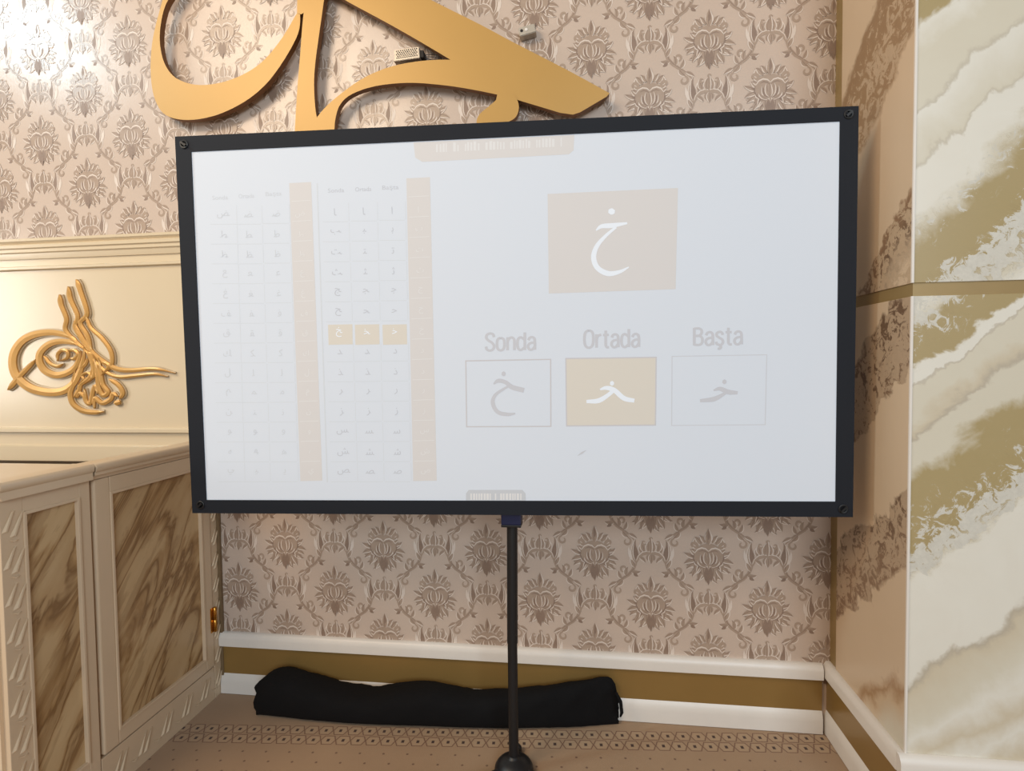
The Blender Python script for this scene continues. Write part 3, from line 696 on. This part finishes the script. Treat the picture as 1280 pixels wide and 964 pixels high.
for i in range(NS+1):
    t_ = i/NS; t_ = t_+0.10*math.sin(2*math.pi*t_)*-1.0/1.6; px = 324+(772.5-324)*t_
    yb = interp(BB, px); yt = interp(BT, px)+1.8*math.sin(math.pi*t_)
    fr = onZ(px, yb, 0.0); yfr = fr[1]
    ybk = min(D-0.026, yfr+0.16); dep = ybk-yfr
    e_ = min(1.0, math.sqrt(max(0.0, min(t_, 1-t_))/0.035))          # rounded ends in plan
    yc = yfr+dep*(0.5*e_+0.30*(1-e_)); hd = dep*0.5*(0.45+0.55*e_)
    X = onY(px, (yb+yt)/2, yfr+dep*0.30)[0]
    h = max(0.03, onY(px, yt, yc+0.01)[2]); end = 1.0
    for k in range(NR):
        a = 2*math.pi*k/NR; ca_, sa_ = math.cos(a), math.sin(a)
        e = 0.62
        yy = yc+hd*end*math.copysign(abs(ca_)**e, ca_); zz = h*0.5+h*0.5*math.copysign(abs(sa_)**(e+.1), sa_)
        wr = 0.0035*math.sin(X*46+k*0.9)*max(0, sa_+0.6)+0.0025*math.sin(X*110+k*1.7)
        vs.append((X+0.004*math.sin(k*1.3), yy+wr*ca_, max(0.001, zz+wr*0.5*(1 if sa_ < 0.8 else 0.2))))
for i in range(NS):
    for k in range(NR): fs.append((i*NR+k, i*NR+(k+1) % NR, (i+1)*NR+(k+1) % NR, (i+1)*NR+k))
fs += [tuple(range(NR-1, -1, -1)), tuple(range(NS*NR, (NS+1)*NR))]
MB().add(vs, fs).build('bag_body', M['black_fabric'], bag, smooth=True)
hp = []
for px, dz in ((478, .004), (492, .012), (505, .014), (530, .014), (552, .012), (568, .004)):
    fr = onZ(px, interp(BB, px), 0); hp.append(np.array(onY(px, interp(BT, px), fr[1]+0.095))+np.array([0, 0, -0.012+dz*0.7]))
b = MB()
C3 = catmull(hp, 5)
vs = []; fs = []
for q in C3: vs += [q+np.array([0, -.014, -.002]), q+np.array([0, -.013, .003]), q+np.array([0, .013, .003]), q+np.array([0, .014, -.002])]
for i in range(len(C3)-1):
    for k in range(4): fs.append((i*4+k, i*4+(k+1) % 4, i*4+4+(k+1) % 4, i*4+4+k))
fs += [(3, 2, 1, 0), tuple(range(len(vs)-4, len(vs)))]
b.add(vs, fs).build('carry_handle', M['black_fabric'], bag)
q = onY(775, 884, D-0.10)
MB().tube([(q[0]-.012, q[1], q[2]+.05), (q[0]+.002, q[1], q[2]+.02), (q[0]+.006, q[1], q[2]-.02), (q[0]+.001, q[1], q[2]-.035)], [.004, .006, .006, .003], 8).build('zip_pull', M['black_fabric'], bag)

# ================================================================== PROJECTION SCREEN ON STAND
S = 1.70
P0, P1, P2, P3_ = [CAM+S*np.array(q) for q in ((-0.69994443, 0.93418914, 0.39161386), (0.4255855, 0.99380678, 0.39591394), (0.42764823, 1.00031815, -0.24164916), (-0.6978817, 0.94070051, -0.24594924))]
SX = P1-P0; SW = np.linalg.norm(SX); SX = SX/SW
SZ = P0-P3_; SZ -= SX*np.dot(SZ, SX); SHt = np.linalg.norm(SZ); SZ = SZ/SHt
SN = np.cross(SX, SZ)                     # towards the camera
if np.dot(SN, CAM-P0) < 0: SN = -SN
SO = (P0+P1+P2+P3_)/4
def sp3(u, v, d=0.0): return SO+SX*u+SZ*v+SN*(d*0.3 if 0 < d < 0.0025 else d)      # the projected image lies within half a millimetre of the fabric
def suv(px, py):
    q = onP(px, py, SO, SN)-SO; return float(np.dot(q, SX)), float(np.dot(q, SZ))
hub_xy = onP(640.5, 800, SO-SN*0.045, SN)
pole_x, pole_y = hub_xy[0], hub_xy[1]
ps_ = thing('projection_screen', 'white projection screen with black border on a tripod stand showing an Arabic letter slide', 'projection screen', (pole_x, pole_y, 0.0))
W2, H2 = SW/2, SHt/2
fab = MB().prism([sp3(-W2-.02, -H2-.02, 0), sp3(W2+.02, -H2-.02, 0), sp3(W2+.02, H2+.02, 0), sp3(-W2-.02, H2+.02, 0)], -SN*0.002).build('screen_fabric', M['screen'], ps_)
uo = [suv(219.3, 171.2), suv(1072.8, 133), suv(1065.5, 646.3), suv(241.2, 641.3)]
inn = [(-W2, H2), (W2, H2), (W2, -H2), (-W2, -H2)]
for k in range(4):
    a, b2 = uo[k], uo[(k+1) % 4]; c2, d2 = inn[(k+1) % 4], inn[k]
    MB().prism([sp3(*a, .003), sp3(*b2, .003), sp3(*c2, .003), sp3(*d2, .003)], -SN*0.008).build('border', M['border'], ps_)
for k, (px, py) in enumerate(((231, 181), (1060, 143.5), (1053, 636), (251.5, 631))):
    u_, v_ = suv(px, py); c_ = sp3(u_, v_, .003)
    g = MB().lathe(c_, [(.0135, 0), (.0135, .0025), (.0115, .0035), (.0085, .0030), (.0085, .0)], 22, SN).build('grommet', M['black_metal'], ps_, smooth=False)
    ang = (-35, 40, 45, 40)[k]
    kb = MB(); ca_, sa_ = math.cos(math.radians(ang)), math.sin(math.radians(ang))
    kb.prism([sp3(u_+dx*ca_-dz*sa_, v_+dx*sa_+dz*ca_, .003) for dx, dz in ((-.010, -.003), (.010, -.003), (.010, .003), (-.010, .003))], SN*0.008).build('knob', M['black_plastic'], g)
# stand
top_ = sp3(suv(638, 400)[0], 0.0, -0.045)
PR = 0.0158
MB().tube([(pole_x, pole_y, 0.035), (pole_x, pole_y, 0.45)], PR*0.98, 18).build('pole', M['black_metal'], ps_, smooth=False)
MB().tube([(pole_x, pole_y, 0.42), tuple(top_)], [PR*1.08, PR*1.02], 18).build('pole', M['black_metal'], ps_)
cb = onP(640, 650, SO-SN*0.045, SN)
MB().box(cb[0]-0.031, cb[0]+0.031, cb[1]-0.026, cb[1]+0.026, cb[2]-0.010, cb[2]+0.075, 0.004).build('clamp', M['blue_plastic'], ps_)
MB().box(cb[0]-0.031, cb[0]+0.031, cb[1]-0.027, cb[1]+0.027, cb[2]-0.017, cb[2]-0.009, 0.002).build('clamp_lip', M['black_plastic'], ps_)
MB().lathe((pole_x, pole_y, 0.004), [(.056, 0), (.062, .006), (.061, .013), (.057, .021), (.049, .030), (.037, .038), (.024, .043), (.018, .047), (.0165, .051)], 32).build('leg_hub', M['black_plastic'], ps_, smooth=True)
for aa in (-24, 90, 214):
    a = math.radians(aa); dx, dy = math.cos(a), math.sin(a)
    L_ = 0.42 if aa != 90 else 0.085
    lg = MB().tube([(pole_x+dx*.04, pole_y+dy*.04, .018), (pole_x+dx*.08, pole_y+dy*.08, .016), (pole_x+dx*L_, pole_y+dy*L_, .013)], [.011, .011, .010], 12).build('leg', M['black_metal'], ps_)
    MB().lathe((pole_x+dx*L_, pole_y+dy*L_, 0.001), [(.016, 0), (.017, .004), (.015, .020), (.010, .027)], 14).build('rubber_foot', M['black_plastic'], lg)
MB().lathe(tuple(sp3(suv(638, 400)[0], 0, -0.065)), [(.045, 0), (.048, .006), (.048, .030), (.040, .036)], 24, SN).build('arm_hub', M['black_plastic'], ps_)
for px, py in ((231, 181), (1060, 143.5), (1053, 636), (251.5, 631)):
    u_, v_ = suv(px, py)
    MB().tube([tuple(sp3(suv(638, 400)[0], 0, -0.045)), tuple(sp3(u_*0.96, v_*0.96, -0.022)), tuple(sp3(u_, v_, -0.010))], [.009, .007, .006], 8).build('spreader_arm', M['black_metal'], ps_)

# ---- projected slide: the projector's light painted as tinted sheets on the fabric
def quad(b, pts, d, mi=0): b.add([sp3(*p, d) for p in pts], [(0, 1, 2, 3)], mi)
def pxq(b, pts, d, mi=0): quad(b, [suv(*p) for p in pts], d, mi)
_gl = {}
def glyph(s_):
    if s_ not in _gl:
        cu = bpy.data.curves.new('g', 'FONT'); cu.body = s_; cu.resolution_u = 3
        ob = bpy.data.objects.new('g', cu); COL.objects.link(ob)
        dg = bpy.context.evaluated_depsgraph_get(); me = bpy.data.meshes.new_from_object(ob.evaluated_get(dg))
        v = np.array([w.co[:2] for w in me.vertices]); f = [tuple(q.vertices) for q in me.polygons]
        bpy.data.objects.remove(ob); bpy.data.curves.remove(cu); bpy.data.meshes.remove(me); _gl[s_] = (v, f)
    return _gl[s_]
def text(b, s_, px, py, hgt, wid=None, d=0.0009, mi=0, bold=0.0):
    """centre at pixel; hgt in metres for one em; wid: total width in metres"""
    v, f = glyph(s_); u0, v0 = suv(px, py); lo, hi = v.min(0), v.max(0); mid_ = (lo+hi)/2
    sx_ = hgt if wid is None else wid/max(1e-6, hi[0]-lo[0])
    b.add([sp3(u0+(q[0]-mid_[0])*sx_, v0+(q[1]-mid_[1])*hgt, d) for q in v], f, mi)
def lerp(a, b, t_): return (a[0]+(b[0]-a[0])*t_, a[1]+(b[1]-a[1])*t_)
L1 = 'ضطظعغفقكلمنوهي'; R1 = 'ابتثجحخدذرزسشص'
# presentation forms: isolated, final, initial, medial
PF = {'ا': (0xFE8D, 0xFE8E, 0xFE8D, 0xFE8E), 'د': (0xFEA9, 0xFEAA, 0xFEA9, 0xFEAA), 'ذ': (0xFEAB, 0xFEAC, 0xFEAB, 0xFEAC), 'ر': (0xFEAD, 0xFEAE, 0xFEAD, 0xFEAE), 'ز': (0xFEAF, 0xFEB0, 0xFEAF, 0xFEB0), 'و': (0xFEED, 0xFEEE, 0xFEED, 0xFEEE)}
for ch, b0 in (('ب', 0xFE8F), ('ت', 0xFE95), ('ث', 0xFE99), ('ج', 0xFE9D), ('ح', 0xFEA1), ('خ', 0xFEA5), ('س', 0xFEB1), ('ش', 0xFEB5), ('ص', 0xFEB9), ('ض', 0xFEBD), ('ط', 0xFEC1), ('ظ', 0xFEC5), ('ع', 0xFEC9), ('غ', 0xFECD), ('ف', 0xFED1), ('ق', 0xFED5), ('ك', 0xFED9), ('ل', 0xFEDD), ('م', 0xFEE1), ('ن', 0xFEE5), ('ه', 0xFEE9), ('ي', 0xFEF1)):
    PF[ch] = (b0, b0+1, b0+2, b0+3)
tb = MB(); cells = MB(); ora = MB(); wt = MB()
tabs = [
    dict(let=L1, cols=[((279, 268), (289, 590)), ((310.6, 268), (321, 590)), ((345, 267), (356, 590))], oc=((361.5, 229), (389, 227.5), (403, 601), (375.5, 601.5)), dots=((375, 268), (389, 590)), hdr=[(275, 247), (308, 245), (342, 243)], faint=True, nm='left'),
    dict(let=R1, cols=[((419, 265), (430, 590)), ((455, 264), (463, 590)), ((490, 263), (497, 590))], oc=((508, 223), (537.5, 221.5), (546, 601), (516.5, 601.5)), dots=((523, 262), (532, 590)), hdr=[(420, 238), (454, 236.5), (488, 235)], faint=False, nm='right')]
for tbd in tabs:
    g_ = MB(); pxq(g_, tbd['oc'], 0.0006); g_.build('projected_column', M['pj_orange'], fab)
    for r in range(14):
        f_ = r/13
        for cidx, (a, b2) in enumerate(tbd['cols']):
            p_ = lerp(a, b2, f_); code = PF[tbd['let'][r]][(1, 3, 2)[cidx]]
            hi_row = (not tbd['faint']) and r == 6
            g_ = MB(); text(g_, chr(code), p_[0], p_[1], 0.030, d=0.0012); g_.build('projected_glyph', M['pj_white'] if hi_row else (M['pj_faint'] if tbd['faint'] else M['pj_text2']), fab)
            if not hi_row:
                nx_ = 16; y2 = p_[1]+12.3
                pxq(cells, [(p_[0]-nx_, y2-.25), (p_[0]+nx_, y2-.45), (p_[0]+nx_, y2+.25), (p_[0]-nx_, y2+.45)], 0.0006)
                pxq(cells, [(p_[0]+nx_+.4, p_[1]-11.5), (p_[0]+nx_+1.0, p_[1]-11.5), (p_[0]+nx_+1.5, p_[1]+11.5), (p_[0]+nx_+.9, p_[1]+11.5)], 0.0006)
        p_ = lerp(*tbd['dots'], f_); g_ = MB(); text(g_, chr(PF[tbd['let'][r]][0]), p_[0], p_[1], 0.024, d=0.0012); g_.build('projected_glyph', M['pj_white2'], fab)
        q0 = lerp(tbd['oc'][0], tbd['oc'][3], 0.06+0.94*(r+0.02)/14); q1 = lerp(tbd['oc'][1], tbd['oc'][2], 0.06+0.94*(r+0.02)/14)
        g_ = MB(); pxq(g_, [(q0[0]+2, q0[1]-.4), (q1[0]-2, q1[1]-.4), (q1[0]-2, q1[1]+.4), (q0[0]+2, q0[1]+.4)], 0.0010); g_.build('projected_rule', M['pj_white2'], fab)
    for s_, p_ in zip(('Sonda', 'Ortada', 'Başta'), tbd['hdr']): g_ = MB(); text(g_, s_, p_[0], p_[1], 0.018, 0.050); g_.build('projected_heading', M['pj_faint'] if tbd['faint'] else M['pj_text2'], fab)
pxq(cells, [(395.6, 229), (397.2, 229), (410, 603), (408.4, 603)], 0.0006)
for k, x_ in enumerate((410, 443.5, 478)):
    g_ = MB(); pxq(g_, [(x_, 406), (x_+30.5, 405.4), (x_+31, 430.5), (x_+.8, 431.2)], 0.0006); g_.build('projected_cell', M['pj_orange2'], fab)
ora.add([sp3(*suv(*p), 0.0006) for p in ((517, 178.2), (718, 168.8), (717, 188), (711, 193), (528, 202.5), (519, 197))], [(0, 1, 2, 3, 4, 5)])
ora.build('projected_banner', M['pj_orange'], fab)
o = cells.build('projected_table_grid', M['pj_grid'], fab); o['kind'] = 'stuff'
# banner and pill carry lettering cut off by the border: only stubs of the strokes show
rb = random.Random(11); x_ = 545.0
while x_ < 702:
    w_ = rb.uniform(1.6, 3.4); yb = 190.5-(x_-545)*0.047; yt = yb-rb.uniform(8, 11.5)
    pxq(wt, [(x_, yt), (x_+w_, yt), (x_+w_, yb), (x_, yb)], 0.0010); x_ += w_+rb.uniform(0.9, 2.2)
    if rb.random() < 0.12: x_ += 6
b = MB(); b.add([sp3(*suv(*p), 0.0006) for p in ((582.5, 626), (582.5, 617), (586, 612.5), (653, 612.5), (657, 617), (657.5, 626))], [(0, 1, 2, 3, 4, 5)]); b.build('projected_pill', M['pj_pill'], fab)
x_ = 588.0
while x_ < 652:
    w_ = rb.uniform(1.6, 3.0)
    pxq(wt, [(x_, 617), (x_+w_, 617), (x_+w_, 625), (x_, 625)], 0.0010); x_ += w_+rb.uniform(0.8, 1.6)
    if 613 < x_ < 626 and rb.random() < 0.5: x_ += 4
# letter cards
def frame_card(nm, cs, mt_line, mt_fill=None, w=1.2):
    b = MB()
    cx = sum(c[0] for c in cs)/4; cy = sum(c[1] for c in cs)/4
    inn_ = [(c[0]+(w if c[0] < cx else -w), c[1]+(w if c[1] < cy else -w)) for c in cs]
    for k in range(4): pxq(b, [cs[k], cs[(k+1) % 4], inn_[(k+1) % 4], inn_[k]], 0.0007, 0)
    if mt_fill is not None: pxq(b, inn_, 0.0006, 1)
    b.build(nm, [mt_line, mt_fill or mt_line], fab)
frame_card('projected_card', [(684.5, 242.5), (847.5, 235), (844.5, 361.5), (686, 367)], M['pj_orange'], M['pj_orange'], 1.5)
frame_card('projected_card', [(581.5, 450.5), (689, 448.5), (689.3, 533.8), (582.6, 534.3)], M['pj_brown'], None, 1.5)
frame_card('projected_card', [(706.5, 447.5), (821, 446), (820, 532.3), (707.5, 533.3)], M['pj_brown'], M['pj_orange2'], 1.6)
frame_card('projected_card', [(839.5, 445), (959, 443), (957, 531.5), (839, 532.5)], M['pj_line'], None, 1.1)
def card_strokes(nm, mt, strokes, d=0.0012):
    b = MB()
    for s_ in strokes:
        C_ = catmull(s_, 6); vs = []; d += 0.00005
        for i, c in enumerate(C_):
            A = C_[max(i-1, 0)]; B = C_[min(i+1, len(C_)-1)]; tx, ty = B[0]-A[0], B[1]-A[1]; L = math.hypot(tx, ty) or 1
            nx, ny = -ty/L*c[2]/2, tx/L*c[2]/2; vs += [sp3(*suv(c[0]+nx, c[1]+ny), d), sp3(*suv(c[0]-nx, c[1]-ny), d)]
        b.add(vs, [(2*i, 2*i+1, 2*i+3, 2*i+2) for i in range(len(C_)-1)])
    b.build(nm, mt, fab)
card_strokes('projected_letter', M['pj_white'], [
    [(745, 288, 1.5), (752, 283, 5), (765, 282, 6), (784, 279, 2.5)], [(770, 284, 3), (757, 295, 4), (746, 308, 5.5), (742, 322, 6.5), (747, 335, 6.5), (760, 342, 6.5), (774, 340, 4.5), (786, 334, 1.5)], [(760.5, 264, 4), (764.5, 264.5, 8), (768.5, 265, 4)]])
card_strokes('projected_letter', M['pj_text'], [
    [(617, 480, 2), (623, 476, 5), (632, 478, 5), (640, 484, 6), (655, 488, 6)], [(640, 481, 2), (630, 486, 3), (619, 494, 4), (616, 504, 5), (622, 515, 5), (634, 518, 4.5), (644, 517, 2)], [(627, 467, 3), (629.5, 467.3, 6), (632, 467.5, 3)]])
card_strokes('projected_letter', M['pj_white'], [
    [(733, 502, 4), (748, 501, 6), (760, 494, 5), (768, 487, 5)], [(750, 487, 2), (758, 485, 5), (768, 488, 6), (780, 498, 6), (793, 501, 5)], [(762.5, 479, 3), (765, 479.3, 6), (767.5, 479.5, 3)]])
card_strokes('projected_letter', M['pj_text'], [
    [(875, 501, 4), (892, 499, 6), (904, 493, 4), (911, 488, 3)], [(892, 488, 2), (900, 486, 5), (910, 490, 6), (922, 491, 4)], [(903, 477, 3), (905.5, 477.3, 6), (908, 477.5, 3)]])
LET = {'S': (.50, [[(.45, .78), (.40, .94), (.25, 1.0), (.09, .92), (.06, .74), (.18, .58), (.34, .46), (.45, .28), (.41, .09), (.25, 0), (.09, .07), (.04, .24)]]),
    'o': (.46, [[(.23, .74), (.38, .64), (.42, .37), (.38, .10), (.23, 0), (.08, .10), (.04, .37), (.08, .64), (.23, .74)]]),
    'O': (.54, [[(.27, 1), (.45, .87), (.50, .5), (.45, .13), (.27, 0), (.09, .13), (.04, .5), (.09, .87), (.27, 1)]]),
    'n': (.46, [[(.06, .76), (.06, .4), (.06, 0)], [(.06, .52), (.14, .68), (.27, .74), (.39, .64), (.41, .42), (.41, 0)]]),
    'd': (.48, [[(.40, .60), (.22, .74), (.08, .64), (.04, .37), (.08, .10), (.22, 0), (.40, .14)], [(.42, 1.02), (.42, .5), (.42, 0)]]),
    'a': (.45, [[(.06, .56), (.12, .69), (.24, .74), (.36, .66), (.39, .44), (.39, 0)], [(.38, .42), (.20, .40), (.07, .30), (.05, .14), (.14, .01), (.27, .03), (.38, .18)]]),
    'r': (.32, [[(.06, .76), (.06, .4), (.06, 0)], [(.06, .50), (.14, .67), (.30, .73)]]),
    't': (.34, [[(.15, .96), (.15, .5), (.15, .16), (.20, .02), (.32, .01)], [(.01, .71), (.15, .71), (.31, .71)]]),
    'B': (.52, [[(.07, 1), (.07, .5), (.07, 0)], [(.07, .96), (.30, .96), (.42, .86), (.42, .68), (.30, .55), (.07, .54)], [(.07, .54), (.32, .54), (.45, .41), (.45, .15), (.32, .03), (.07, .04)]]),
    'ş': (.42, [[(.36, .56), (.31, .70), (.20, .74), (.07, .66), (.07, .52), (.20, .40), (.33, .30), (.37, .15), (.30, .02), (.20, 0), (.07, .06), (.04, .18)], [(.20, -.02), (.27, -.12), (.21, -.22), (.11, -.20)]])}
def caption(word, x0, x1, ybase, hpx, slope):
    tot = sum(LET[c][0] for c in word)+0.06*(len(word)-1); kx = (x1-x0)/tot; cx = 0.0; b = MB(); dd = 0.0009
    for ch in word:
        w_, ss = LET[ch]
        for st in ss:
            C_ = catmull([(x0+(cx+a)*kx, ybase+slope*((cx+a)*kx)-z*hpx) for a, z in st], 4); vs = []; dd += 0.00002
            for i, c in enumerate(C_):
                A_ = C_[max(i-1, 0)]; B_ = C_[min(i+1, len(C_)-1)]; tx, ty = B_[0]-A_[0], B_[1]-A_[1]; L = math.hypot(tx, ty) or 1
                nx, ny = -ty/L*1.75, tx/L*1.5; vs += [sp3(*suv(c[0]+nx, c[1]+ny), dd), sp3(*suv(c[0]-nx, c[1]-ny), dd)]
            b.add(vs, [(2*i, 2*i+1, 2*i+3, 2*i+2) for i in range(len(C_)-1)])
        cx += w_+0.06
    o = b.build('projected_caption', M['pj_text'], fab)
caption('Sonda', 606.5, 670, 438.5, 21.5, -0.02); caption('Ortada', 729.5, 800, 435, 22, -0.02); caption('Başta', 866, 928.5, 432, 22, -0.025)
o = wt.build('projected_lettering_stubs', M['pj_white2'], fab); o['kind'] = 'stuff'
b = MB(); pxq(b, [(721.5, 570), (727, 565), (733.5, 562.5), (728, 567.5)], 0.0010); b.build('pointer_mark', M['pj_text'], fab)

for o in ALL:
    if '_b' in o: del o['_b']
